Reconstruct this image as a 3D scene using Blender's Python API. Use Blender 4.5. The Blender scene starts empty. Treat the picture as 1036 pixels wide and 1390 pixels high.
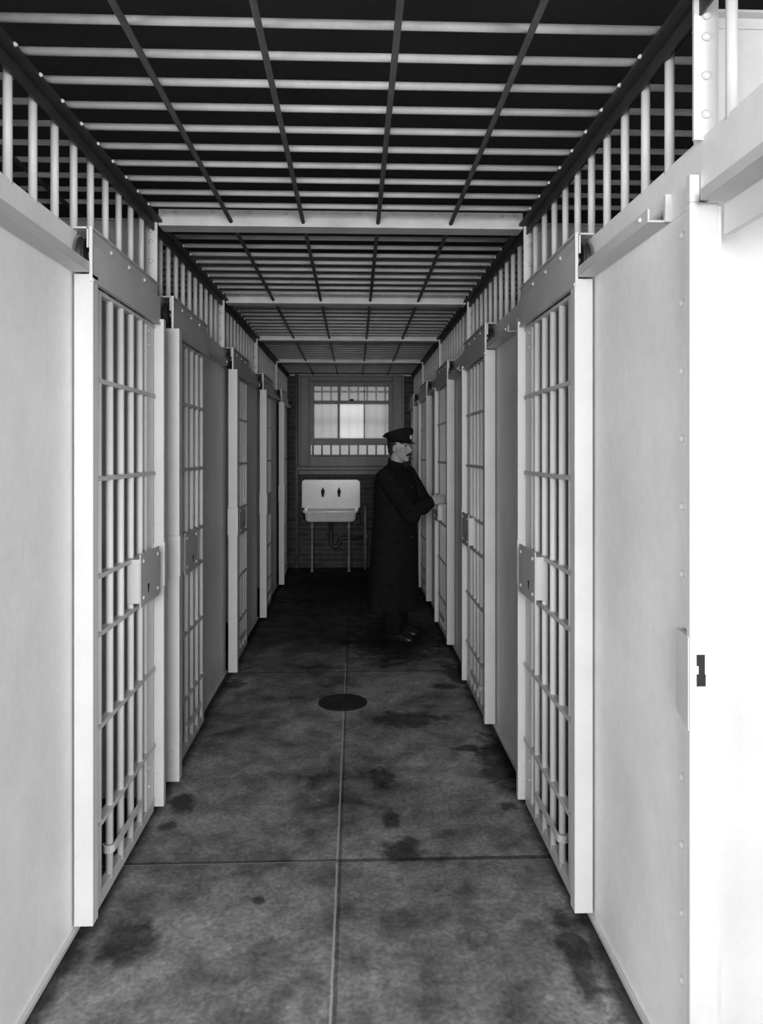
import bpy, bmesh, math, random
from mathutils import Vector, Matrix
random.seed(7)
PI = math.pi
C = bpy.context.scene.collection
scene = bpy.context.scene

# ------------------------------------------------------------------ materials
def new_mat(name):
    m = bpy.data.materials.new(name); m.use_nodes = True
    nt = m.node_tree; b = nt.nodes['Principled BSDF']
    return m, nt, b

def grey(v): return (v, v, v, 1)

def paint(name, v, var=.06, rough=.5, scale=6, bump=.0, spec=.4, stretch=1.0):
    m, nt, b = new_mat(name)
    tc = nt.nodes.new('ShaderNodeTexCoord'); mp = nt.nodes.new('ShaderNodeMapping')
    mp.inputs['Scale'].default_value = (1, 1, stretch)
    n1 = nt.nodes.new('ShaderNodeTexNoise'); n1.inputs['Scale'].default_value = scale; n1.inputs['Detail'].default_value = 6
    n2 = nt.nodes.new('ShaderNodeTexNoise'); n2.inputs['Scale'].default_value = scale*14; n2.inputs['Detail'].default_value = 2
    mix = nt.nodes.new('ShaderNodeMath'); mix.operation = 'MULTIPLY_ADD'; mix.inputs[1].default_value = .3
    cr = nt.nodes.new('ShaderNodeValToRGB')
    cr.color_ramp.elements[0].position = .38; cr.color_ramp.elements[0].color = grey(max(0, v*(1-var*1.6)))
    cr.color_ramp.elements[1].position = .85; cr.color_ramp.elements[1].color = grey(min(1, v*(1+var)))
    L = nt.links
    L.new(tc.outputs['Object'], mp.inputs[0]); L.new(mp.outputs[0], n1.inputs['Vector']); L.new(mp.outputs[0], n2.inputs['Vector'])
    L.new(n2.outputs[0], mix.inputs[0]); L.new(n1.outputs[0], mix.inputs[2])
    L.new(mix.outputs[0], cr.inputs[0]); L.new(cr.outputs[0], b.inputs['Base Color'])
    b.inputs['Roughness'].default_value = rough; b.inputs['Specular IOR Level'].default_value = spec
    if bump:
        bp = nt.nodes.new('ShaderNodeBump'); bp.inputs['Strength'].default_value = bump; bp.inputs['Distance'].default_value = .004
        L.new(n2.outputs[0], bp.inputs['Height']); L.new(bp.outputs[0], b.inputs['Normal'])
    return m

WHITE = paint('white_enamel_paint', .63, .05, .42, 5)  # toned-down copy of the white paint, for faces turned to the light
PANEL = paint('panel_paint', .82, .09, .5, 2.6, stretch=.7)
GREYP = paint('grey_enamel_paint', .55, .06, .45, 6)  # white paint darkened to put shade into hoods and lips
DOORBAR = paint('door_bar_paint', .84, .05, .42, 5)  # brightened copy of the same white paint, for lit door bars
IRON_SHADE = paint('dark_iron', .035, .2, .55, 10)  # real iron, and shade painted on the ceiling rods and edge angles
BLACK = paint('black_iron', .012, .2, .6, 10)
BARP = paint('ceiling_bar_paint', .62, .12, .5, 7)
VOIDM = paint('sooty_plaster', .03, .2, .9, 2)  # near-black all over, so the space above the bars stays dark
CAST = paint('cast_iron_cover', .018, .3, .6, 20, .4)
WOOD = paint('dark_varnished_wood', .045, .35, .4, 9, stretch=.15)
SASH = paint('sash_wood', .11, .2, .45, 9)
ENAMEL = paint('sink_enamel', .84, .06, .2, 8, spec=.6)
PIPE = paint('pipe_metal', .22, .2, .4, 12)
DARKPIPE = paint('dark_pipe', .03, .3, .5, 12)
SKIN = paint('skin', .36, .10, .55, 30)
WOOL = paint('dark_wool', .009, .3, .95, 30, .3, .15)
CAPM = paint('cap_cloth', .010, .2, .8, 30, .0, .2)
LEATHER = paint('boot_leather', .012, .2, .35, 20)
HAIR = paint('dark_hair', .02, .3, .7, 60)
BRASS = paint('badge_metal', .5, .1, .3, 20)

def floor_material():
    m, nt, b = new_mat('stained_concrete'); L = nt.links
    def N(t, **k):
        n = nt.nodes.new(t)
        for a, v in k.items(): setattr(n, a, v)
        return n
    tc = N('ShaderNodeTexCoord'); sep = N('ShaderNodeSeparateXYZ'); L.new(tc.outputs['Object'], sep.inputs[0])
    def noise(s, d=5, dist=0.0):
        n = N('ShaderNodeTexNoise'); n.inputs['Scale'].default_value = s; n.inputs['Detail'].default_value = d
        n.inputs['Distortion'].default_value = dist; L.new(tc.outputs['Object'], n.inputs['Vector']); return n.outputs[0]
    def ma(op, a, b_, c=None):
        n = N('ShaderNodeMath', operation=op)
        for i, v in enumerate((a, b_, c)):
            if v is None: continue
            if isinstance(v, (int, float)): n.inputs[i].default_value = v
            else: L.new(v, n.inputs[i])
        return n.outputs[0]
    def ramp(x, p0, c0, p1, c1):
        n = N('ShaderNodeValToRGB'); e = n.color_ramp.elements
        e[0].position = p0; e[0].color = grey(c0); e[1].position = p1; e[1].color = grey(c1); L.new(x, n.inputs[0])
        return n.outputs[0]
    big = noise(1.6, 6, .6); mid = noise(7, 6, .3); fine = noise(60, 3)
    base = ramp(ma('MULTIPLY_ADD', mid, .5, ma('MULTIPLY', big, .6)), .38, FLOOR_D, .72, FLOOR_L)
    base = ma('MULTIPLY', base, ramp(fine, .3, .62, .7, 1.0))
    base = ma('MULTIPLY', base, ma('MULTIPLY_ADD', noise(26, 5, 1.0), 1.6, .55))
    # pale lime spots
    sp = N('ShaderNodeTexVoronoi'); sp.inputs['Scale'].default_value = 7; sp.inputs['Randomness'].default_value = 1
    L.new(tc.outputs['Object'], sp.inputs['Vector'])
    csep = N('ShaderNodeSeparateXYZ'); L.new(sp.outputs['Color'], csep.inputs[0])
    rad = ma('MULTIPLY', ma('MAXIMUM', ma('SUBTRACT', csep.outputs[0], .55), 0.0), .35)
    spot = ma('LESS_THAN', ma('ADD', sp.outputs['Distance'], ma('MULTIPLY', fine, .06)), ma('ADD', rad, .042))
    base = ma('ADD', base, ma('MULTIPLY', spot, ma('MULTIPLY', csep.outputs[1], .13)))
    # oil-stained spots, plus painted shade near posts, the officer and far end: (x, y, rx, ry)
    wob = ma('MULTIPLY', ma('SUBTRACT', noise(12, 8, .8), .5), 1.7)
    stains_and_shade = [(.135, 3.62, .085, .13), (-.345, 2.64, .028, .03), (-.79, 3.38, .07, .10), (-.80, 3.18, .06, .05),
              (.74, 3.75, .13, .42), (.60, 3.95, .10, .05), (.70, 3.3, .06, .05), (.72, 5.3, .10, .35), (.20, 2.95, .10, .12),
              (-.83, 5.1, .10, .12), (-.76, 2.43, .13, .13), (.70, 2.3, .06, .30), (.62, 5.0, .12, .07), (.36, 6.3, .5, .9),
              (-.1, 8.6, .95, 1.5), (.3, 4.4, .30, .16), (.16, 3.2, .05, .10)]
    for (sx, sy, rx, ry) in stains_and_shade:
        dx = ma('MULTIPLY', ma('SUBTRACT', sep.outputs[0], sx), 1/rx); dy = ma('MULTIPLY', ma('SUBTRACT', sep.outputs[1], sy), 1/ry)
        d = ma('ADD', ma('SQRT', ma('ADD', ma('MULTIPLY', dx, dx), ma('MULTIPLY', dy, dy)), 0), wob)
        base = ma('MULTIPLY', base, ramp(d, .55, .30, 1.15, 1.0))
    # wavering darker line along the foot of both cell fronts
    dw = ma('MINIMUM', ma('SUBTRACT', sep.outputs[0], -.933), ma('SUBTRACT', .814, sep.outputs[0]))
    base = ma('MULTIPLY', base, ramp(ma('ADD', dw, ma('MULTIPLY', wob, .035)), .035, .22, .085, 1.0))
    # slab joints
    wv = ma('MULTIPLY', ma('SUBTRACT', noise(14, 3), .5), .006)
    def line(coord, at, w):
        return ma('LESS_THAN', ma('ABSOLUTE', ma('ADD', ma('SUBTRACT', coord, at), wv), 0), w)
    X, Y = sep.outputs[0], sep.outputs[1]
    jl = line(X, -.069, .0042); jd = line(X, -.062, .010)
    near = ma('LESS_THAN', Y, 5.6)
    base = ma('MULTIPLY', base, ma('SUBTRACT', 1, ma('MULTIPLY', jd, .45)))
    base = ma('ADD', base, ma('MULTIPLY', ma('MULTIPLY', jl, near), .30))
    for yj in (-.0, 2.885, 5.36, 7.85):
        base = ma('MULTIPLY', base, ma('SUBTRACT', 1, ma('MULTIPLY', line(Y, yj, .012), .6)))
        lft = ma('LESS_THAN', X, -.07) if yj < 4 else ma('LESS_THAN', X, 2)
        base = ma('ADD', base, ma('MULTIPLY', ma('MULTIPLY', line(Y, yj-.006, .0045), lft), .18 if yj < 4 else .07))
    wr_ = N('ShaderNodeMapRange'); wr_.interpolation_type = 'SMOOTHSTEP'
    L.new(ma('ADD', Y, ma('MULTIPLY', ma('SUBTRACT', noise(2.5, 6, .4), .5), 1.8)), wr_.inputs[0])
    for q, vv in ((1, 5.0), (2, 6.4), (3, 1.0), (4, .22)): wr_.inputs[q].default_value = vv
    base = ma('MULTIPLY', base, wr_.outputs[0])  # far floor darkened, light falloff put into the slab colour
    comb = N('ShaderNodeCombineColor')
    for i in range(3): L.new(base, comb.inputs[i])
    L.new(comb.outputs[0], b.inputs['Base Color'])
    b.inputs['Roughness'].default_value = .75; b.inputs['Specular IOR Level'].default_value = .12
    bp = N('ShaderNodeBump'); bp.inputs['Strength'].default_value = .25; bp.inputs['Distance'].default_value = .004
    L.new(mid, bp.inputs['Height']); L.new(bp.outputs[0], b.inputs['Normal'])
    return m
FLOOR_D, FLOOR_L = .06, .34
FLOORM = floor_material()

def brick_material(name, v, mortar):
    m, nt, b = new_mat(name); L = nt.links
    tc = nt.nodes.new('ShaderNodeTexCoord'); mp = nt.nodes.new('ShaderNodeMapping')
    mp.inputs['Rotation'].default_value = (PI/2, 0, 0)
    br = nt.nodes.new('ShaderNodeTexBrick'); br.inputs['Scale'].default_value = 1
    br.inputs['Brick Width'].default_value = .21; br.inputs['Row Height'].default_value = .07; br.inputs['Mortar Size'].default_value = .006
    br.inputs['Color1'].default_value = grey(v); br.inputs['Color2'].default_value = grey(v*.6); br.inputs['Mortar'].default_value = grey(mortar)
    L.new(tc.outputs['Object'], mp.inputs[0]); L.new(mp.outputs[0], br.inputs['Vector']); L.new(br.outputs['Color'], b.inputs['Base Color'])
    bp = nt.nodes.new('ShaderNodeBump'); bp.inputs['Strength'].default_value = .5; bp.inputs['Distance'].default_value = .006; bp.invert = True
    L.new(br.outputs['Fac'], bp.inputs['Height']); L.new(bp.outputs[0], b.inputs['Normal'])
    b.inputs['Roughness'].default_value = .85; b.inputs['Specular IOR Level'].default_value = .2
    return m
BRICK = brick_material('dark_brick', .065, .10)

def glass_material(name, alb, f0, f1):
    m, nt, b = new_mat(name); L = nt.links
    out = nt.nodes['Material Output']; nt.nodes.remove(b)
    tr = nt.nodes.new('ShaderNodeBsdfTransparent'); tl = nt.nodes.new('ShaderNodeBsdfTranslucent'); mx = nt.nodes.new('ShaderNodeMixShader')
    tr.inputs[0].default_value = grey(alb); tl.inputs[0].default_value = grey(alb)
    tc = nt.nodes.new('ShaderNodeTexCoord'); n = nt.nodes.new('ShaderNodeTexNoise'); n.inputs['Scale'].default_value = 3
    cr = nt.nodes.new('ShaderNodeValToRGB'); cr.color_ramp.elements[0].color = grey(f0); cr.color_ramp.elements[1].color = grey(f1)
    L.new(tc.outputs['Object'], n.inputs['Vector']); L.new(n.outputs[0], cr.inputs[0]); L.new(cr.outputs[0], mx.inputs[0])
    L.new(tr.outputs[0], mx.inputs[1]); L.new(tl.outputs[0], mx.inputs[2]); L.new(mx.outputs[0], out.inputs[0])
    return m
GLASS_DIMMED = glass_material('dusty_glass', .76, .65, .9); GLASS_BRIGHTENED = glass_material('frosted_glass', .97, .8, .95); GLASS_GREY = glass_material('grimy_glass', .62, .25, .55); GLASS_LOW = glass_material('thin_grimy_glass', .62, .05, .35)  # pane tints carry the uneven brightness of the view outside

# ------------------------------------------------------------------ mesh helpers
def bx(bm, x0, x1, y0, y1, z0, z1):
    if x0 > x1: x0, x1 = x1, x0
    if y0 > y1: y0, y1 = y1, y0
    v = [bm.verts.new(p) for p in ((x0,y0,z0),(x1,y0,z0),(x1,y1,z0),(x0,y1,z0),(x0,y0,z1),(x1,y0,z1),(x1,y1,z1),(x0,y1,z1))]
    for f in ((3,2,1,0),(4,5,6,7),(0,1,5,4),(1,2,6,5),(2,3,7,6),(3,0,4,7)): bm.faces.new([v[i] for i in f])

def frame_of(d):
    d = d.normalized(); a = Vector((0,0,1)) if abs(d.z) < .9 else Vector((1,0,0))
    u = d.cross(a).normalized(); return u, d.cross(u).normalized()

def tube(bm, pts, r, n=12, caps=True):
    pts = [Vector(p) for p in pts]; rings = []
    rs = r if isinstance(r, (list, tuple)) else [r]*len(pts)
    u = None
    for i, p in enumerate(pts):
        d = (pts[min(i+1, len(pts)-1)] - pts[max(i-1, 0)]).normalized()
        if u is None: u, w = frame_of(d)
        else:
            u = (u - d*u.dot(d)).normalized(); w = d.cross(u)
        rings.append([bm.verts.new(p + (u*math.cos(2*PI*k/n) + w*math.sin(2*PI*k/n))*rs[i]) for k in range(n)])
    for a, b in zip(rings, rings[1:]):
        for k in range(n):
            f = bm.faces.new((a[k], a[(k+1)%n], b[(k+1)%n], b[k])); f.smooth = True
    if caps:
        bm.faces.new(list(reversed(rings[0]))); bm.faces.new(rings[-1])

def dome(bm, c, axis, r, h=None):
    """rivet or bolt head"""
    c = Vector(c); ax = Vector(axis).normalized(); u, w = frame_of(ax); h = h or r*.6; n = 10; prev = None
    for j in range(4):
        t = j/4*PI/2; rr = r*math.cos(t); zz = h*math.sin(t)
        ring = [bm.verts.new(c + ax*zz + (u*math.cos(2*PI*k/n)+w*math.sin(2*PI*k/n))*rr) for k in range(n)]
        if prev:
            for k in range(n):
                f = bm.faces.new((prev[k], prev[(k+1)%n], ring[(k+1)%n], ring[k])); f.smooth = True
        else: bm.faces.new(list(reversed(ring)))
        prev = ring
    top = bm.verts.new(c + ax*h)
    for k in range(n):
        f = bm.faces.new((prev[k], prev[(k+1)%n], top)); f.smooth = True

def ball(bm, c, r, n=16, m=10, rot=None):
    c = Vector(c); r = Vector(r) if isinstance(r, (tuple, list)) else Vector((r, r, r)); rot = rot or Matrix.Identity(3)
    rings = []
    for j in range(1, m):
        t = PI*j/m
        rings.append([bm.verts.new(c + rot @ Vector((r.x*math.sin(t)*math.cos(2*PI*k/n), r.y*math.sin(t)*math.sin(2*PI*k/n), r.z*math.cos(t)))) for k in range(n)])
    a = bm.verts.new(c + rot @ Vector((0,0,r.z))); b = bm.verts.new(c - rot @ Vector((0,0,r.z)))
    for k in range(n):
        bm.faces.new((a, rings[0][k], rings[0][(k+1)%n])).smooth = True
        bm.faces.new((b, rings[-1][(k+1)%n], rings[-1][k])).smooth = True
    for p, q in zip(rings, rings[1:]):
        for k in range(n):
            bm.faces.new((p[k], q[k], q[(k+1)%n], p[(k+1)%n])).smooth = True

def loft(bm, rings, caps=True):
    vs = [[bm.verts.new(p) for p in ring] for ring in rings]; n = len(vs[0])
    for a, b in zip(vs, vs[1:]):
        for k in range(n):
            bm.faces.new((a[k], a[(k+1)%n], b[(k+1)%n], b[k])).smooth = True
    if caps: bm.faces.new(list(reversed(vs[0]))); bm.faces.new(vs[-1])

def mark(bm, n0, idx=1):
    bm.faces.ensure_lookup_table()
    for f in bm.faces[n0:]: f.material_index = idx

def obj(name, bm, mat, parent=None, bevel=0, label=None, mat2=None):
    bmesh.ops.recalc_face_normals(bm, faces=bm.faces)
    me = bpy.data.meshes.new(name); bm.to_mesh(me); bm.free(); me.materials.append(mat)
    if mat2: me.materials.append(mat2)
    o = bpy.data.objects.new(name, me); C.objects.link(o)
    if parent: o.parent = parent
    if bevel:
        md = o.modifiers.new('bevel', 'BEVEL'); md.width = bevel; md.segments = 2; md.limit_method = 'ANGLE'
    if label: o['label'] = label
    return o

def BM(): return bmesh.new()

def thing(name, label, cat, loc=(0,0,0), rz=0, group=None):
    o = bpy.data.objects.new(name, None); C.objects.link(o); o.empty_display_size = .1
    o.location = loc; o.rotation_euler = (0, 0, rz); o['label'] = label; o['category'] = cat
    if group: o['group'] = group
    return o

def tag(o, label, cat, group=None):
    o['label'] = label; o['category'] = cat
    if group: o['group'] = group
    return o

def struct(name, bm, mat, label=None, cat=None):
    o = obj(name, bm, mat); o['kind'] = 'structure'
    if label: o['label'] = label
    if cat: o['category'] = cat
    return o

# ------------------------------------------------------------------ layout (metres; camera at the origin, 1.6 m up, looking down +Y)
XL, XR = -.933, .814           # faces of the plate walls of the two cell rows
END = 10.2                     # far brick wall
ZB0, ZB1 = 2.19, 2.335         # header band
ZC = 2.68                      # barred ceiling
ZFLAT = (1.844, 1.506, 1.169, .969, .647, .31)
CELLS = [-.05, 1.69, 3.42, 5.16, 6.90, 8.64, END]
NEAR_L, NEAR_R = 1.35, .35

def sx(s, t): return XL + t if s < 0 else XR - t    # t = distance out from the plate wall into the corridor
def bs(bm, s, t0, t1, y0, y1, z0, z1): bx(bm, sx(s, t0), sx(s, t1), y0, y1, z0, z1)

# openings (door leaf extents): (y0, y1, slide towards: -1 near / +1 far)
DW = .745
LD = [(2.53, 2.53+DW, -1)] + [(y, y+DW, 1) for y in (3.615, 5.345, 7.075, 8.81)]
RD = [(y, y+DW, -1) for y in (2.54, 4.275, 6.01, 7.75)] + [(9.48, 9.48+.66, -1)]

# ------------------------------------------------------------------ floor, building shell
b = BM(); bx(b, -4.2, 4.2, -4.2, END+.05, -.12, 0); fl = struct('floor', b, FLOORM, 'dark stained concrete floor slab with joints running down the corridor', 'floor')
b = BM(); bx(b, -4.2, 4.2, -4.2, END+.25, 4.3, 4.45); struct('ceiling', b, VOIDM, 'dark building ceiling above the barred corridor ceiling', 'ceiling')
# far wall with the window opening
WX0, WX1, WZ0, WZ1 = -.70, .59, 1.39, 2.62
b = BM()
bx(b, -4.2, WX0, END, END+.25, 0, 4.3); bx(b, WX1, 4.2, END, END+.25, 0, 4.3)
bx(b, WX0, WX1, END, END+.25, 0, WZ0); bx(b, WX0, WX1, END, END+.25, WZ1, 4.3)
struct('wall_far', b, BRICK, 'dark brick end wall of the corridor around the window and sink', 'wall')
for nm, x0, x1, lb in (('wall_outer_left', -4.35, -4.2, 'dark outer wall behind the left cells'), ('wall_outer_right', 4.2, 4.35, 'dark outer wall behind the right cells')):
    b = BM(); bx(b, x0, x1, .2, END+.25, 0, 4.45); bx(b, x0, x1, -4.35, -2.6, 0, 4.45)
    bx(b, x0, x1, -2.6, .2, 0, .5); bx(b, x0, x1, -2.6, .2, 2.9, 4.45); struct(nm, b, VOIDM, lb, 'wall')
# near wall with a wide daylight opening behind the camera
b = BM()
bx(b, -4.2, -1.15, -4.35, -4.2, 0, 4.3); bx(b, 1.05, 4.2, -4.35, -4.2, 0, 4.3)
bx(b, -1.15, 1.05, -4.35, -4.2, 0, .75); bx(b, -1.15, 1.05, -4.35, -4.2, 3.05, 4.3)
struct('wall_near', b, VOIDM, 'dark near wall behind the camera with a wide window opening', 'wall')

# ------------------------------------------------------------------ cell fronts: plate walls (structure) with their bands, bars and columns
def cell_front(s, doors, name):
    b = BM()
    side = 'left' if s < 0 else 'right'
    # plates between the door openings
    edges = []
    NEAR = NEAR_L if s < 0 else NEAR_R
    y = NEAR
    segs = []
    openings = [(d[0]+.0, d[1]+.0) for d in doors]
    if s > 0: openings = [(.55, 1.722)] + openings
    for a, c in openings:
        if a - y > .02: segs.append((y, a))
        y = c
    if END - y > .02: segs.append((y, END))
    for a, c in segs:
        bs(b, s, -.012, 0, a, c, .015, ZB0+.01)
    for a, c in segs:
        for yy in ([1.80] if s > 0 and a < 1.8 < c else []):
            z = .12
            while z < 2.2:
                dome(b, (sx(s, -.001), yy, z), (-s, 0, 0), .011, .011); z += .168
    w = struct(name, b, PANEL, 'white painted steel plate wall fronting the %s row of cells' % side, 'wall')
    # header band along the top, behind the tracks
    b = BM(); bs(b, s, -.02, .004, NEAR, END, ZB0, ZB1)
    obj('header_band', b, PANEL, w, .003)
    # base angle
    for a, c in segs:
        b = BM(); bs(b, s, 0, .014, a, c, .008, .022); obj('base_angle', b, GREYP, w)
    # transom bars above the band and riveted corner columns at each partition
    st = .156 if s < 0 else .1585
    y = 2.027 - st*4 if s < 0 else 1.893 - st*9
    while y < END-.06:
        near = min(abs(y-c) for c in CELLS[1:-1])
        if y > NEAR and near > .06:
            b = BM(); tube(b, [(sx(s, -.006), y, ZB1-.01), (sx(s, -.006), y, ZC-.005)], .0125, 12); obj('transom_bar', b, WHITE, w)
        y += st
    for c in CELLS[1:-1]:
        b = BM()
        bs(b, s, -.032, .026, c-.004, c+.004, ZB1-.01, ZC-.025)          # leg facing the camera
        bs(b, s, -.032, -.024, c+.004, c+.052, ZB1-.01, ZC-.025)
        for z in (ZB1+.05, ZB1+.14, ZB1+.23, ZB1+.28): dome(b, (sx(s, -.003), c-.004, z), (0, -1, 0), .011, .008)
        obj('corner_column', b, WHITE, w)
    return w
wl = cell_front(-1, LD, 'wall_left'); wr = cell_front(1, RD, 'wall_right')

# partitions between cells and rear plates
for s, side in ((-1, 'left'), (1, 'right')):
    for i, c in enumerate(CELLS[1:-1]):
        b = BM(); x0, x1 = sx(s, -.035), s*2.75
        if s > 0 and i == 0: c = 1.766; x0 = sx(s, -.013)
        bx(b, x0, x1, c, c+.006, .01, 2.655)
        bx(b, x0, x1, c-.03, c, 2.655, 2.661); bx(b, x0, x1, c-.004, c-.0005, 2.63, 2.655)
        struct('wall_partition', b, WHITE, 'white steel plate partition between cells behind the %s row' % side, 'wall')
    b = BM(); bx(b, s*2.75, s*2.756, 1.69, END, .0, 2.66); struct('wall_rear', b, PANEL, 'plate rear wall closing the %s row of cells' % side, 'wall')

# ------------------------------------------------------------------ barred corridor ceiling: one riveted grille
g = thing('ceiling_grille', 'barred corridor ceiling of white cross bars, dark rods and riveted beams', 'grille', (0, 0, ZC))
def gz(z): return z - ZC
CB = [c+.0 for c in (1.56, 3.42, 5.185, 6.91, 8.62)]
y = 3.265
ys = []
k = 0
for lo, hi in ((.4, 1.45), (1.76, 3.36), (3.65, 5.12), (5.37, 6.86), (7.08, 8.57), (8.79, END-.05)):
    n = int((hi-lo)/.1555)
    if lo == 1.76:
        yy = [1.872+.1545*i for i in range(10)]
    elif lo == 3.65: yy = [3.75+.161*i for i in range(9)]
    else: yy = [lo+.0+.159*i for i in range(n+1) if lo+.159*i < hi]
    for v in yy:
        b = BM(); tube(b, [(XL-.005, v, gz(ZC+.004)), (XR+.005, v, gz(ZC+.004))], .0115, 10); obj('cross_bar', b, BARP, g); ys.append(v)
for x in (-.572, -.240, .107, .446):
    b = BM(); tube(b, [(x, .35, gz(ZC-.018)), (x, END-.01, gz(ZC-.018))], .0095, 10); obj('long_rod', b, IRON_SHADE, g)  # dark colour paints in the rods' shade
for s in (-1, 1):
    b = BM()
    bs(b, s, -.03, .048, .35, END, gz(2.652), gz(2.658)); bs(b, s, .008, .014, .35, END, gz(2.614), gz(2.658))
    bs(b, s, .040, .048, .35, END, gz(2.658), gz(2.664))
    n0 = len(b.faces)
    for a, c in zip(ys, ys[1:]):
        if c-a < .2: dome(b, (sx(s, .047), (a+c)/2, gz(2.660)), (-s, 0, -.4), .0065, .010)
    mark(b, n0); obj('edge_angle', b, IRON_SHADE, g, mat2=WHITE)  # angle coloured dark to stand for its shade
for c in CB:
    b = BM()
    bx(b, XL+.03, XR-.03, c, c+.008, gz(2.640), gz(2.715)); bx(b, XL+.03, XR-.03, c+.008, c+(.10 if c > 2 else .03), gz(2.640), gz(2.648))
    x = XL+.11
    while x < XR-.05:
        dome(b, (x, c, gz(2.702)), (0, -1, 0), .010, .008); x += .168
    for x in (XL+.06, XR-.06): dome(b, (x, c, gz(2.70)), (0, -1, 0), .010, .008)
    obj('beam', b, BARP, g)
b = BM(); bx(b, XL+.03, XR-.03, END-.035, END-.005, gz(2.645), gz(2.665)); obj('end_bar', b, BARP, g)

for s, side in ((-1, 'left'), (1, 'right')):
    t = thing('cell_ceiling_grille', 'bar grille roofing the %s row of cells behind the upright top bars' % side, 'grille', (0, 0, ZC))
    for v in ys:
        b = BM(); tube(b, [(sx(s, -.02), v, .012), (s*2.74, v, .012)], .0105, 8); obj('cross_bar', b, BARP, t)
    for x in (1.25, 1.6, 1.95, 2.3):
        b = BM(); tube(b, [(s*x, .05, -.007), (s*x, END-.01, -.007)], .0095, 8); obj('long_rod', b, IRON_SHADE, t)

# ------------------------------------------------------------------ sliding cell doors
ORD = {0: 'nearest', 1: 'second', 2: 'third', 3: 'fourth', 4: 'farthest'}
def door_label(s, i):
    side = 'left' if s < 0 else 'right'
    if s < 0:
        ex = ['lock box on its far edge', 'lock box beside the twin post', 'ahead of it two doors stand', 'near the sink', 'beside the end wall']
        return ('nearest barred white cell door on the left, lock box on its far edge' if i == 0 else
                'second barred cell door on the left, dark lock box on its near edge' if i == 1 else
                'third barred cell door along the left row' if i == 2 else
                'fourth barred cell door along the left row' if i == 3 else
                'last barred cell door on the left, next to the brick end wall')
    return ('nearest barred white cell door on the right, lock box on its far edge' if i == 0 else
            'second barred cell door on the right, between the plate wall and the officer' if i == 1 else
            'third barred cell door on the right, the one the officer touches' if i == 2 else
            'fourth barred cell door on the right, just behind the officer' if i == 3 else
            'last barred cell door on the right, next to the brick end wall')

def make_door(s, i, y0, y1, slide):
    W = y1-y0
    t = thing('cell_door', door_label(s, i), 'cell door', (sx(s, .04), (y0+y1)/2, 0), 0, 'sliding barred cell doors')
    cx, cy = sx(s, .04), (y0+y1)/2
    d = -s                       # towards the corridor
    def Y(u): return (y0+u if slide < 0 else y1-u) - cy
    def B(bm, t0, t1, u0, u1, z0, z1): bx(bm, d*t0, d*t1, Y(u0), Y(u1), z0, z1)
    nb = 5 if W > .7 else 4
    for k in range(nb):
        u = .06+.125*k
        b = BM(); tube(b, [(0, Y(u), .05), (0, Y(u), 2.150)], .0136, 14); obj('bar', b, DOORBAR, t)
    b = BM(); B(b, -.006, .006, 0, .022, .02, 2.150); obj('edge_stile', b, WHITE, t, .002)
    us = W-.125
    b = BM(); B(b, -.007, .007, us+.012, W, .02, 2.150)
    for z in (.16, .24, 2.06, 2.12): dome(b, (d*.007, Y(us+.05), z), (d, 0, 0), .007, .005)
    obj('lock_stile', b, DOORBAR, t, .002)
    for z in ZFLAT:
        b = BM(); B(b, -.0155, .0155, .004, W-.004, z-.008, z+.008)
        for k in range(nb): tube(b, [(0, Y(.06+.125*k), z+.007), (0, Y(.06+.125*k), z+.012)], .0155, 10)
        obj('cross_strip', b, WHITE, t, .0015)
    b = BM(); B(b, -.008, .008, 0, W, .018, .064); B(b, -.018, .010, 0, W, .064, .070); obj('bottom_rail', b, WHITE, t, .002)
    b = BM(); B(b, -.012, .012, 0, W, 2.143, 2.157); obj('top_rail', b, WHITE, t, .002)
    # foot rod hooked around the second bar
    b = BM()
    B(b, .0155, .022, .18, .50, .150, .178)
    pts = []
    for k in range(9):
        a = PI/2 - k*PI/8
        pts.append((d*(.0187*math.sin(a)+0.0), Y(.18-.0187*math.cos(a)), .164))
    for a_, c_ in zip(pts, pts[1:]):
        p = Vector(a_); q = Vector(c_); e = (q-p).normalized(); nrm = Vector((e.y, -e.x, 0))*.0032
        vs = []
        for zz in (.150, .178):
            vs += [b.verts.new((p.x+nrm.x, p.y+nrm.y, zz)), b.verts.new((q.x+nrm.x, q.y+nrm.y, zz)), b.verts.new((q.x-nrm.x, q.y-nrm.y, zz)), b.verts.new((p.x-nrm.x, p.y-nrm.y, zz))]
        for f in ((3,2,1,0),(4,5,6,7),(0,1,5,4),(1,2,6,5),(2,3,7,6),(3,0,4,7)): b.faces.new([vs[j] for j in f])
    obj('foot_strap', b, WHITE, t)
    # lock
    l0, l1 = W-.345, W-.075
    b = BM(); B(b, -.004, .046, l0, l1, 1.0, 1.175); lock = obj('lock_box', b, WHITE, t, .003)
    b = BM(); B(b, .046, .052, l0-.004, l1+.004, .985, 1.195); 
    for u in (l0+.03, l1-.03):
        for z in (1.02, 1.165): dome(b, (d*.052, Y(u), z), (d, 0, 0), .009, .007)
    obj('cover_plate', b, GREYP, lock, .002, 'grey riveted plate')
    b = BM(); ku = l0+.10
    tube(b, [(d*.0515, Y(ku), 1.055), (d*.054, Y(ku), 1.055)], .010, 12); B(b, .0515, .0538, ku-.005, ku+.005, 1.028, 1.055)
    obj('keyhole', b, BLACK, lock)
    return t
for i, (a, c, sl) in enumerate(LD): make_door(-1, i, a, c, sl)
for i, (a, c, sl) in enumerate(RD): make_door(1, i, a, c, sl)

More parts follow.
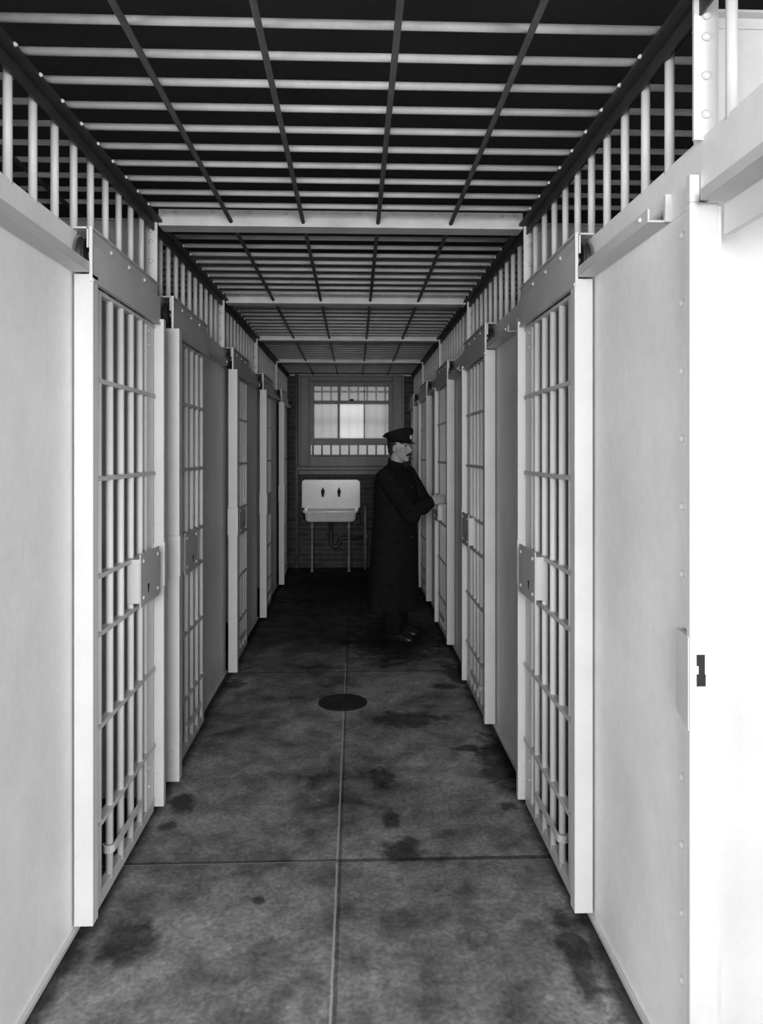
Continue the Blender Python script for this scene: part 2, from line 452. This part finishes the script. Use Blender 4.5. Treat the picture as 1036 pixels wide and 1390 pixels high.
# ------------------------------------------------------------------ posts
def guide_post(s, y, label):
    """the square post a door slides past"""
    b = BM(); bs(b, s, .008, .070, y-.05, y, .035, ZB0-.004); 
    o = obj('guide_post', b, WHITE, None, .002); tag(o, label, 'door post', 'door posts along the cell fronts')
def keeper_post(s, y0, y1, t0, t1, label, z0=.03):
    t = thing('keeper_post', label, 'door post', (sx(s, (t0+t1)/2), (y0+y1)/2, 0), 0, 'door posts along the cell fronts')
    cx, cy = sx(s, (t0+t1)/2), (y0+y1)/2; h = (t1-t0)/2; w = (y1-y0)/2
    b = BM(); bx(b, -h, h, -w, w, z0, ZB0-.004); 
    for z in (.12, .18): dome(b, (0, -w, z), (0, -1, 0), .007, .005)
    obj('upright', b, WHITE, t, .002)
    b = BM(); bx(b, -h-.004, h+.005, -w-.006, w, 1.005, 1.20); k = obj('keeper_box', b, WHITE, t, .002)
    b = BM(); bx(b, -h*.35, h*.25, -w-.0075, -w-.0055, 1.05, 1.095); bx(b, -h*.5, h*.25, -w-.0075, -w-.0055, 1.095, 1.12)
    if t1-t0 > .08: obj('strike_slot', b, BLACK, k)
    else: b.free()
guide_post(-1, 2.51, 'white post at near edge of the first left cell door')
keeper_post(-1, 3.290, 3.325, .035, .088, 'slim white post at far edge of the first left door')
for i, y in enumerate((3.56, 5.29, 7.02, 8.755)):
    keeper_post(-1, y-.025, y+.03, .034, .098, ['white post at the near edge of the second left door', 'white post at the near edge of the third left door',
        'white post at the near edge of the fourth left door', 'white post at the near edge of the last left door'][i])
for i, (a, c, sl) in enumerate(RD):
    w = ['first', 'second', 'third', 'fourth', 'last'][i]
    guide_post(1, a-.02, 'white post at the near edge of the %s right cell door' % w)
    if i < 4: keeper_post(1, c+.012, c+.045, .035, .080, 'slim white post at the far edge of the %s right door' % w)
# near right doorway post with the strike slot
t = thing('door_post', 'wide white post with a dark strike slot at the right near doorway', 'door post', (.822, 1.718, 0))
b = BM(); bx(b, -.038, .030, -.02, 0, 0, 2.185); bx(b, -.038, -.014, -.02, .0, 2.185, 2.25); obj('upright', b, WHITE, t, .003)
b = BM(); bx(b, .030, .042, -.012, .046, 0, 2.18); obj('edge_strip', b, WHITE, t, .002)
b = BM()
vs = [(-.040, .944), (-.040, 1.165), (-.02, 1.165), (-.02, .944)]
pr = [b.verts.new((x, -.014, z)) for x, z in vs]; q = [b.verts.new((x + (.010 if x < -.03 else 0), .075, z + (.025 if z < 1 else 0))) for x, z in vs]
b.faces.new(pr); b.faces.new(list(reversed(q)))
for k in range(4): b.faces.new((pr[k], q[k], q[(k+1)%4], pr[(k+1)%4]))
obj('keeper_box', b, WHITE, t)
b = BM(); bx(b, -.022, -.003, -.0215, -.0175, 1.098, 1.124); bx(b, -.017, -.003, -.0215, -.0175, 1.078, 1.098); bx(b, -.022, -.001, -.0215, -.0175, 1.05, 1.078)
obj('strike_slot', b, BLACK, t)

# ------------------------------------------------------------------ overhead tracks: hood over each door, guide lip over the plate it slides to
def track(s, i, y0, y1, slide, lip_len, label):
    yc = (y0+y1)/2
    t = thing('overhead_track', label, 'door track', (sx(s, .035), yc, ZB0), 0, 'overhead door tracks')
    d = -s
    def T(tt): return d*(tt-.035)
    def B(bm, t0, t1, a, c, z0, z1): bx(bm, T(t0), T(t1), a-yc, c-yc, z0-ZB0, z1-ZB0)
    h0, h1 = y0-.072, y1+.03
    b = BM(); B(b, .062, .070, h0, h1, 2.172, 2.285); B(b, .058, .074, h0, h1, 2.160, 2.172); obj('front_plate', b, GREYP, t, .0015)
    b = BM(); B(b, .050, .057, h0, h1, 2.272, ZB1+.004)
    n = 3
    for k in range(n): dome(b, (T(.0565), y0-yc+(y1-y0)*(.2+.28*k), 2.312-ZB0), (d, 0, 0), .009, .008)
    obj('rivet_strip', b, GREYP, t)
    b = BM(); B(b, .004, .070, h0, h1, ZB1, ZB1+.006); obj('top_plate', b, GREYP, t)
    b = BM(); B(b, .060, .070, h0-.004, h0+.004, ZB0-.03, ZB1+.006); obj('end_edge', b, WHITE, t)
    for k in range(5):
        b = BM(); yy = y0-yc+(y1-y0)*(.12+.17*k); bx(b, T(.034), T(.046), yy-.018, yy+.018, 2.158-ZB0, 2.27-ZB0); obj('hanger', b, PIPE, t)
    # roller wheels
    for yy in (h0+.05, h1-.07):
        b = BM(); tube(b, [(T(.018), yy-yc, .068), (T(.024), yy-yc, .068), (T(.036), yy-yc, .068), (T(.042), yy-yc, .068)], [.062, .055, .055, .062], 28)
        r = obj('roller', b, DARKPIPE, t)
        b = BM(); tube(b, [(T(.006), yy-yc, .068), (T(.056), yy-yc, .068)], .012, 12); obj('axle', b, PIPE, r)
    # guide lip
    if lip_len:
        if slide < 0: a, c = h0-lip_len, h0
        else: a, c = h1, h1+lip_len
        b = BM(); B(b, .004, .062, a, c, ZB0, ZB0+.006); B(b, .056, .062, a, c, ZB0+.006, ZB0+.034); dome(b, (T(.061), (a+.05 if slide < 0 else c-.05)-yc, .02), (d, 0, 0), .008, .008)
        obj('guide_lip', b, GREYP, t, .0015)
        b = BM(); e = a if slide < 0 else c
        B(b, .004, .018, e-.006, e+.006, ZB0, ZB0+.07); obj('lip_bracket', b, WHITE, t)
for i, (a, c, sl) in enumerate(LD):
    track(-1, i, a, c, sl, 1.3 if i == 0 else .70 if i < 4 else .5,
          ['long overhead track above the nearest left cell door and plate', 'overhead track above the second left cell door', 'overhead track above the third left cell door',
           'overhead track above the fourth left cell door', 'overhead track above the last left cell door'][i])
for i, (a, c, sl) in enumerate(RD):
    track(1, i, a, c, sl, .60,
          ['overhead track with short guide lip above the nearest right cell door', 'overhead track above the second right cell door', 'overhead track above the third right cell door',
           'overhead track above the fourth right cell door', 'overhead track above the last right cell door'][i])
# header over the near right doorway
t = thing('doorway_header', 'dark-soffited header over the open doorway at the right edge', 'header', (XR, 1.2, ZB0))
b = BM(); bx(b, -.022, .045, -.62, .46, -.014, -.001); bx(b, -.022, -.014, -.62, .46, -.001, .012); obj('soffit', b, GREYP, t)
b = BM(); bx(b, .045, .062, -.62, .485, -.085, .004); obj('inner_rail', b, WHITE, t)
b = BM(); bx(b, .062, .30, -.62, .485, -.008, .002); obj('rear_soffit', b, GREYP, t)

# ------------------------------------------------------------------ floor drain
t = thing('floor_drain', 'round black iron drain cover set in the corridor floor', 'drain', (-.078, 4.70, 0))
b = BM(); tube(b, [(0,0,.0005), (0,0,.005)], .155, 40); obj('rim', b, CAST, t)
b = BM(); tube(b, [(0,0,.004), (0,0,.0075)], .138, 36)
for k in range(8):
    a = k*PI/4
    for r in (.05, .09, .12): dome(b, (r*math.cos(a), r*math.sin(a), .0074), (0,0,1), .008, .003)
obj('cover', b, CAST, t)

# ------------------------------------------------------------------ end window
w = bpy.data.objects.new('window_1', None); C.objects.link(w); w.location = (-.06, END, WZ0); w['kind'] = 'structure'
w['label'] = 'dark framed sash window with frosted panes in the brick end wall'; w['category'] = 'window'
def wb(bm, x0, x1, y0, y1, z0, z1): bx(bm, x0+.06, x1+.06, y0-END, y1-END, z0-WZ0, z1-WZ0)
b = BM()
wb(b, -.765, -.635, END-.035, END+.019, 1.396, 2.645); wb(b, .518, .665, END-.035, END+.019, 1.396, 2.645)
wb(b, -.635, .518, END-.035, END+.02, 2.573, 2.645)
wb(b, -.78, -.745, END-.05, END-.0355, 1.396, 2.655); wb(b, .645, .68, END-.05, END-.0355, 1.396, 2.655); wb(b, -.745, .645, END-.05, END-.0355, 2.625, 2.655)
obj('casing', b, WOOD, w, .004)
b = BM(); wb(b, -.70, -.62, END+.02, END+.22, 1.39, 2.62); wb(b, .505, .59, END+.02, END+.22, 1.39, 2.62); wb(b, -.62, .505, END+.021, END+.22, 2.56, 2.62)
obj('jamb_lining', b, WOOD, w)
b = BM(); wb(b, -.80, .70, END-.09, END+.2, 1.345, 1.395); wb(b, -.78, .68, END-.04, END-.005, 1.28, 1.345); obj('sill', b, WOOD, w, .005)
# sash (raised): glass columns X edges
XC = [(-.567, -.246), (-.211, .118), (.142, .467)]
b = BM(); YS0, YS1 = END+.045, END+.085
wb(b, -.625, -.567, YS0, YS1, 1.69, 2.56); wb(b, .467, .51, YS0, YS1, 1.69, 2.56)
wb(b, -.567, .467, YS0, YS1, 2.505, 2.56); wb(b, -.567, .467, YS0, YS1, 1.69, 1.783)
wb(b, -.567, .467, YS0, YS1, 2.262, 2.308)
for a in ((-.246, -.211), (.118, .142)): wb(b, a[0]+.004, a[1]-.004, YS0+.004, YS1-.004, 1.78, 2.51)
sash = obj('sash', b, SASH, w, .003)
b = BM(); ball(b, (-.045+.06, YS0-END-.008, 2.318-WZ0), (.03, .012, .014)); wb(b, -.075, -.015, YS0-.006, YS0, 2.306, 2.314); obj('sash_catch', b, BLACK, sash)
for a, c in XC:
    for z0, z1 in ((2.308, 2.505), (1.783, 2.262)):
        b = BM(); wb(b, a-.003, c+.003, YS0+.018, YS0+.022, z0-.003, z1+.003); obj('pane', b, GLASS_GREY if z0 > 2.3 else (GLASS_BRIGHTENED if a == -.211 else GLASS_DIMMED), sash)
b = BM(); wb(b, -.625, .51, YS0+.02, YS0+.024, 1.53, 1.695); obj('pane', b, GLASS_LOW, w)
b = BM(); wb(b, -.625, .51, YS0-.01, YS1, 1.395, 1.535); wb(b, -.625, .51, YS0-.02, YS1, 1.535, 1.552); obj('lower_board', b, WOOD, w, .003)
# outside security bars
sg = thing('window_security_grille', 'dark iron bar grille outside the end window, seen below the raised sash', 'grille', (-.06, END+.14, 1.395))
x = -.588
while x < .5:
    b = BM(); tube(b, [(x+.06, 0, 0), (x+.06, 0, 1.16)], .013, 10); obj('upright_bar', b, IRON_SHADE, sg); x += .1265
for z in (1.545, 2.02, 2.44):
    b = BM(); bx(b, -.56, .57, -.012, .012, z-1.395-.012, z-1.395+.012); obj('flat_rail', b, IRON_SHADE, sg)
# ------------------------------------------------------------------ sink
sk = thing('wall_sink', 'white enamel wall sink with tall splashback under the window', 'sink', (-.325, END-.02, 0))
def rrect(x0, x1, z0, z1, r, y, n=6, bottom=True):
    pts = []
    for cxx, czz, a0 in ((x1-r, z1-r, 0), (x0+r, z1-r, PI/2)):
        for k in range(n+1):
            a = a0 + k*PI/2/n; pts.append((cxx+r*math.cos(a), y, czz+r*math.sin(a)))
    pts += [(x0, y, z0), (x1, y, z0)]
    return pts
b = BM(); loft(b, [rrect(-.405, .395, .80, 1.215, .05, y) for y in (-.002, -.030)])
obj('splashback', b, ENAMEL, sk, .006)
# basin with hollow
def rr(hx, y0, y1, z, r=.05, n=5):
    pts = []
    for cx_, cy_, a0 in ((hx-r, y1-r, 0), (-hx+r, y1-r, PI/2), (-hx+r, y0+r, PI), (hx-r, y0+r, 3*PI/2)):
        for k in range(n+1):
            a = a0+k*PI/2/n; pts.append((cx_+r*math.cos(a), cy_+r*math.sin(a), z))
    return pts
b = BM()
loft(b, [rr(.305, -.39, -.03, .665), rr(.335, -.415, -.03, .69), rr(.345, -.42, -.03, .78), rr(.365, -.435, -.02, .79), rr(.37, -.44, -.02, .815), rr(.36, -.43, -.03, .82), rr(.32, -.39, -.06, .815), rr(.30, -.37, -.08, .70), rr(.25, -.33, -.12, .69)])
obj('basin', b, ENAMEL, sk)
for x, lb in ((-.115, None), (.107, None)):
    b = BM(); tube(b, [(x, -.03, 1.05), (x, -.07, 1.05)], .017, 12); tube(b, [(x, -.07, 1.075), (x, -.075, 1.05), (x, -.10, 1.02), (x, -.115, .985)], [.022, .026, .020, .013], 12)
    tube(b, [(x, -.07, 1.07), (x, -.07, 1.105)], [.014, .009], 10); obj('tap', b, DARKPIPE, sk)
for x in (-.245, .245):
    b = BM(); tube(b, [(x, -.36, 0), (x, -.36, .012), (x, -.36, .03), (x, -.36, .57), (x, -.36, .585), (x, -.36, .61), (x, -.36, .63), (x, -.36, .668)], [.026, .026, .015, .016, .026, .026, .016, .016], 14)
    obj('leg', b, PIPE, sk)
for x in (-.372, .372):
    b = BM(); s_ = 1 if x > 0 else -1
    bx(b, x-.012, x+.012, -.40, -.01, .70, .765); bx(b, x-.03*(s_ < 0)-.0, x+.03*(s_ > 0), -.05, 0, .60, .83); bx(b, x-s_*.06, x+s_*.02, -.40, -.36, .64, .70)
    obj('bracket', b, BLACK, sk)
b = BM()
pts = [(.0, -.20, .67), (.0, -.20, .40)]
for k in range(1, 9):
    a = PI + k*PI/8; pts.append((.055+.055*math.cos(a), -.20, .38+.07*math.sin(a)))
pts += [(.115, -.20, .40), (.135, -.20, .425), (.17, -.20, .435), (.44, -.20, .435)]
tube(b, pts, .026, 12); obj('trap', b, DARKPIPE, sk)
t = thing('drain_pipe', 'thin upright waste pipe on the wall right of the sink', 'pipe', (.14, END-.16, 0))
b = BM(); tube(b, [(0, 0, 0), (0, 0, .74), (0, .02, .80), (0, .06, .84), (0, .14, .85)], .019, 12); obj('pipe', b, PIPE, t)
b = BM(); tube(b, [(0, 0, .40), (0, 0, .47)], .03, 12); tube(b, [(-.058, -.06, .435), (-.02, -.02, .435), (0, 0, .435)], .024, 12); obj('tee', b, PIPE, t)
t = thing('conduit_pipe', 'tall painted pipe running up the brick wall left of the window', 'pipe', (-.80, END-.04, 0))
b = BM(); tube(b, [(0, 0, .0), (0, 0, 2.66)], .030, 14); obj('pipe', b, SASH, t)
for z in (.5, 1.4, 2.3):
    b = BM(); bx(b, -.036, .036, -.034, .038, z, z+.025); obj('clamp', b, IRON_SHADE, t)

# ------------------------------------------------------------------ the officer
P = Vector((.345, 6.33, 0))
per = thing('person', 'officer in long dark overcoat and flat cap reaching to a right cell door', 'person', P)
FA = math.radians(-30)                                   # facing: mostly +X, turned a little to the camera
F = Vector((math.cos(FA), math.sin(FA), 0)); R_ = Vector((F.y, -F.x, 0))   # R_ = his right
def at(f, r, z): return F*f + R_*r + Vector((0, 0, z))
HA = math.radians(-33)
HF = Vector((math.cos(HA), math.sin(HA), 0)); HR = Vector((HF.y, -HF.x, 0))
HC = at(.045, 0, 1.632)                                  # head centre
def hd(f, r, z): return HC + HF*f + HR*r + Vector((0, 0, z))
hrot = Matrix((HF, -HR, Vector((0,0,1)))).transposed()
hand_target = Vector((.742, 6.166, 1.205)) - P
sh_r = at(.0, .20, 1.415); el_r = at(.235, .20, 1.10)
wr_r = hand_target + Vector((-.105, -.015, -.02))
sh_l = at(.0, -.20, 1.415); el_l = at(.20, -.22, 1.10); wr_l = Vector((.60, 6.47, 1.115)) - P
b = BM()
# head
ball(b, hd(-.012, 0, .028), (.096, .074, .098), 20, 14, hrot)
ball(b, hd(.022, 0, -.035), (.072, .060, .085), 20, 14, hrot)
ball(b, hd(.062, 0, -.098), (.028, .026, .022), 12, 8, hrot)          # chin
ball(b, hd(.088, 0, .012), (.012, .020, .018), 12, 8, hrot)
tube(b, [hd(.088, 0, .018), hd(.100, 0, -.005), hd(.113, 0, -.030)], [.009, .011, .014], 10)   # nose
ball(b, hd(.098, 0, -.033), (.014, .017, .010), 12, 8, hrot)
for r in (-1, 1):
    ball(b, hd(.078, r*.032, .030), (.014, .022, .009), 12, 8, hrot)  # brow
    ball(b, hd(.050, r*.038, -.022), (.030, .025, .030), 12, 8, hrot) # cheek
    ball(b, hd(-.012, r*.074, -.008), (.020, .011, .032), 12, 8, hrot) # ear
ball(b, hd(.088, 0, -.070), (.012, .024, .007), 12, 8, hrot)          # lips
# neck, trunk
tube(b, [at(.0, 0, 1.40), at(.008, 0, 1.46), HC+Vector((0,0,-.05))-HF*.02], [.075, .058, .056], 16)
def ell(z, a, w, f0=0, n=20): return [at(f0+a*math.cos(2*PI*k/n), w*math.sin(2*PI*k/n), z) for k in range(n)]
loft(b, [ell(.86, .11, .15), ell(.95, .12, .165), ell(1.08, .115, .155), ell(1.25, .12, .17), ell(1.38, .105, .185), ell(1.44, .07, .13)])
for r in (-1, 1):
    tube(b, [at(0, r*.09, .92), at(.01+.02*r, r*.10, .50), at(.0+.03*r, r*.105, .10), at(.0+.03*r, r*.105, .05)], [.085, .060, .042, .042], 14)
tube(b, [sh_r, el_r, wr_r], [.056, .045, .029], 14); tube(b, [sh_l, el_l, wr_l], [.056, .045, .029], 14)
def hand(bm, wrist, tip, palm_n, thumb_side):
    """palm, four fingers of unequal length curling round a bar, and a thumb leaving the side of the palm"""
    d = (tip-wrist).normalized(); n = (palm_n - d*palm_n.dot(d)).normalized(); s_ = d.cross(n).normalized()*thumb_side
    rot = Matrix((d, s_, n)).transposed()
    tube(bm, [wrist-d*.02, wrist+d*.015], [.027, .025], 12)
    ball(bm, wrist+d*.048, (.050, .040, .017), 14, 10, rot)
    for k, (off, ln) in enumerate(((.030, .072), (.010, .080), (-.010, .074), (-.029, .058))):
        p0 = wrist + d*.085 + s_*off; p1 = p0 + d*ln*.42 + n*.006; p2 = p1 + d*ln*.22 + n*ln*.30; p3 = p2 - d*ln*.10 + n*ln*.30
        tube(bm, [p0-d*.02, p0, p1, p2, p3], [.0095, .0095, .0088, .008, .0065], 10); ball(bm, p3, .0066, 8, 6)
    q0 = wrist+d*.022+s_*.026; q1 = q0+d*.030+s_*.022+n*.010; q2 = q1+d*.026+s_*.006+n*.014; q3 = q2+d*.018-s_*.006+n*.010
    tube(bm, [q0, q1, q2, q3], [.014, .0115, .0095, .0075], 10); ball(bm, q3, .0076, 8, 6)
hand(b, wr_r, hand_target, Vector((.2, .9, -.2)), 1)
hand(b, wr_l, wr_l + Vector((.10, -.01, .015)), Vector((.2, -.8, -.3)), -1)
body = obj('body', b, SKIN, per)
md = body.modifiers.new('weld', 'REMESH'); md.mode = 'VOXEL'; md.voxel_size = .0045; md.use_smooth_shade = True
sm = body.modifiers.new('smooth', 'SMOOTH'); sm.factor = .5; sm.iterations = 3
# overcoat
b = BM()
def coat(z, a, w, f0, wav=0, n=40):
    pts = []
    for k in range(n):
        th = 2*PI*k/n; m = 1+wav*math.sin(th*7+z*3)
        pts.append(at(f0+a*m*math.cos(th), w*m*math.sin(th), z))
    return pts
loft(b, [coat(.26, .215, .275, -.02, .045), coat(.45, .205, .265, -.015, .035), coat(.70, .195, .25, -.005, .02), coat(.92, .185, .235, 0, .01), coat(1.06, .175, .222, .0), coat(1.22, .178, .232, .005),
         coat(1.34, .160, .238, .0), coat(1.41, .130, .215, -.01), coat(1.455, .085, .135, -.008), coat(1.485, .072, .085, 0)])
def sleeve(sh, el, wr):
    m1 = sh.lerp(el, .5); m2 = el.lerp(wr, .5)
    e = wr + (el-wr).normalized()*.005
    tube(b, [sh+(sh-el).normalized()*.03, sh, m1, el, m2, e], [.070, .088, .082, .078, .070, .058], 18)
sleeve(sh_r, el_r, wr_r); sleeve(sh_l, el_l, wr_l)
# skirt of the sleeve hanging under the raised elbow
ball(b, el_r+Vector((.02, 0, -.02)), (.075, .07, .085), 14, 10)
coat_o = obj('overcoat', b, WOOL, per)
md = coat_o.modifiers.new('weld', 'REMESH'); md.mode = 'VOXEL'; md.voxel_size = .009; md.use_smooth_shade = True
sm = coat_o.modifiers.new('smooth', 'SMOOTH'); sm.factor = .5; sm.iterations = 4
b = BM(); n = 24
loft(b, [[at(.003+.070*math.cos(2*PI*k/n), .080*math.sin(2*PI*k/n), 1.465 + .0*math.cos(2*PI*k/n)) for k in range(n)],
         [at(.008+.066*math.cos(2*PI*k/n), .070*math.sin(2*PI*k/n), 1.525 - .022*math.cos(2*PI*k/n)) for k in range(n)],
         [at(.008+.058*math.cos(2*PI*k/n), .062*math.sin(2*PI*k/n), 1.523 - .022*math.cos(2*PI*k/n)) for k in range(n)],
         [at(.003+.058*math.cos(2*PI*k/n), .062*math.sin(2*PI*k/n), 1.475) for k in range(n)]])
obj('collar', b, WOOL, per)
for k in range(4):
    b = BM(); dome(b, at(.168+.016-.0*k, .05, 1.30-.14*k), F, .013, .008); obj('coat_button', b, DARKPIPE, coat_o)
for r in (-1, 1):
    b = BM(); tube(b, [at(.02*r, r*.10, .62), at(.01+.03*r, r*.105, .34), at(.0+.03*r, r*.105, .07)], [.095, .083, .085], 18); obj('trouser_leg', b, WOOL, per)
    b = BM(); f0 = .03*r
    def ring(f, a, h, z0=0.0, n=16): return [at(f0+f, r*.105+a*math.cos(2*PI*k/n), max(z0, h*.5+h*.55*math.sin(2*PI*k/n))) for k in range(n)]
    loft(b, [ring(-.085, .022, .05), ring(-.07, .038, .10), ring(-.02, .042, .115), ring(.05, .042, .095), ring(.12, .048, .07), ring(.17, .042, .055), ring(.20, .020, .04)])
    obj('boot', b, LEATHER, per)
# hair, moustache, cap
b = BM()
ball(b, hd(-.030, 0, .028), (.086, .0795, .088), 18, 12, hrot); ball(b, hd(-.058, 0, -.02), (.05, .062, .06), 16, 10, hrot)
obj('hair', b, HAIR, per)
b = BM()
for r in (-1, 1):
    tube(b, [hd(.101, 0, -.055), hd(.096, r*.020, -.058), hd(.080, r*.040, -.066)], [.010, .010, .004], 10)
obj('moustache', b, HAIR, per)
for r in (-1, 1):
    b = BM(); ball(b, hd(.078, r*.031, .014), (.006, .012, .006), 10, 6, hrot); obj('eye', b, HAIR, per)
cap = BM(); n = 32
def cring(f0, a, w, z, tilt): return [hd(f0+a*math.cos(2*PI*k/n), w*math.sin(2*PI*k/n), z + tilt*math.cos(2*PI*k/n)) for k in range(n)]
loft(cap, [cring(-.004, .106, .090, .048, -.004), cring(-.004, .108, .092, .085, .006), cring(-.014, .125, .112, .100, .012), cring(-.018, .138, .126, .116, .022), cring(-.012, .124, .112, .142, .026), cring(-.005, .060, .055, .155, .016)])
cp = obj('cap', cap, CAPM, per)
b = BM()
lo, hi = [], []
for k in range(17):
    a = -1.15 + 2.3*k/16
    inner = hd(-.004+.104*math.cos(a), .088*math.sin(a), .052); outer = hd(-.004+.150*math.cos(a)**1.0+.0, .098*math.sin(a), .034-.0*abs(a))
    lo.append((inner, outer))
vi = [(b.verts.new(p), b.verts.new(q), b.verts.new(p+Vector((0,0,.006))), b.verts.new(q+Vector((0,0,.004)))) for p, q in lo]
for p, q in zip(vi, vi[1:]):
    b.faces.new((p[0], p[1], q[1], q[0])); b.faces.new((p[2], q[2], q[3], p[3])); b.faces.new((p[1], p[3], q[3], q[1])); b.faces.new((p[0], q[0], q[2], p[2]))
obj('visor', b, LEATHER, cp)
b = BM(); bc = hd(.112, 0, .090); tube(b, [bc-HF*.006, bc+HF*.004, bc+HF*.008], [.020, .020, .010], 14); obj('cap_badge', b, BRASS, cp, 0, 'pale metal cap badge')

# ------------------------------------------------------------------ light
def area(name, loc, rot, sx_, sy_, e, spread=PI):
    l = bpy.data.lights.new(name, 'AREA'); l.shape = 'RECTANGLE'; l.size = sx_; l.size_y = sy_; l.energy = e; l.spread = spread
    o = bpy.data.objects.new(name, l); C.objects.link(o); o.location = loc; o.rotation_euler = rot
    return o
LIGHT, SIDE, CELL = 440, 160, 1.6
area('daylight_near_window', (-.05, -4.22, 2.2), (PI/2, 0, 0), 2.1, 1.6, LIGHT)
area('daylight_left_window', (-4.22, -1.2, 1.75), (PI/2, 0, -PI/2), 2.6, 2.0, SIDE)  # added side fill lights for the near plates, no windows known there
area('daylight_right_window', (4.22, -1.2, 1.75), (PI/2, 0, PI/2), 2.6, 2.0, SIDE)
# added fill light with an added frame at the rear plate of every cell
k = 2
for s, side in ((-1, 'left'), (1, 'right')):
    for i, (c0, c1) in enumerate(zip(CELLS[1:-1], CELLS[2:])):
        yc = (c0+c1)/2
        area('daylight_cell_window', (s*2.735, yc, 1.75), (PI/2-.35, 0, s*PI/2), .9, .9, CELL)
        b = BM()
        for y0_, y1_, z0_, z1_ in ((-.5, -.45, 1.25, 2.25), (.45, .5, 1.25, 2.25), (-.45, .45, 1.25, 1.30), (-.45, .45, 2.20, 2.25)): bx(b, s*2.69, s*2.752, yc+y0_, yc+y1_, z0_, z1_)
        for q in range(5): tube(b, [(s*2.71, yc-.3+.15*q, 1.25), (s*2.71, yc-.3+.15*q, 2.25)], .011, 8)
        struct('window_%d' % k, b, IRON_SHADE, 'small barred window in the rear plate of %s cell' % side, 'window'); k += 1
wd = bpy.data.worlds.new('overcast_sky'); scene.world = wd; wd.use_nodes = True
bg = wd.node_tree.nodes['Background']; bg.inputs[0].default_value = (.95, .95, .95, 1); bg.inputs[1].default_value = 1.15

# ------------------------------------------------------------------ camera
FPX = 1000.0
cd = bpy.data.cameras.new('camera'); cam = bpy.data.objects.new('camera', cd); C.objects.link(cam)
cam.location = (0, 0, 1.6); yaw = math.atan(36/FPX); cam.rotation_euler = (PI/2, 0, -yaw)
cd.sensor_fit = 'HORIZONTAL'; cd.sensor_width = 36; cd.lens = FPX/1036*36
cd.shift_y = -(695-613)/1036; cd.clip_start = .05
scene.camera = cam
vs_ = scene.view_settings; vs_.view_transform = 'Standard'; vs_.look = 'None'; vs_.gamma = 1; vs_.use_curve_mapping = False; vs_.exposure = 0
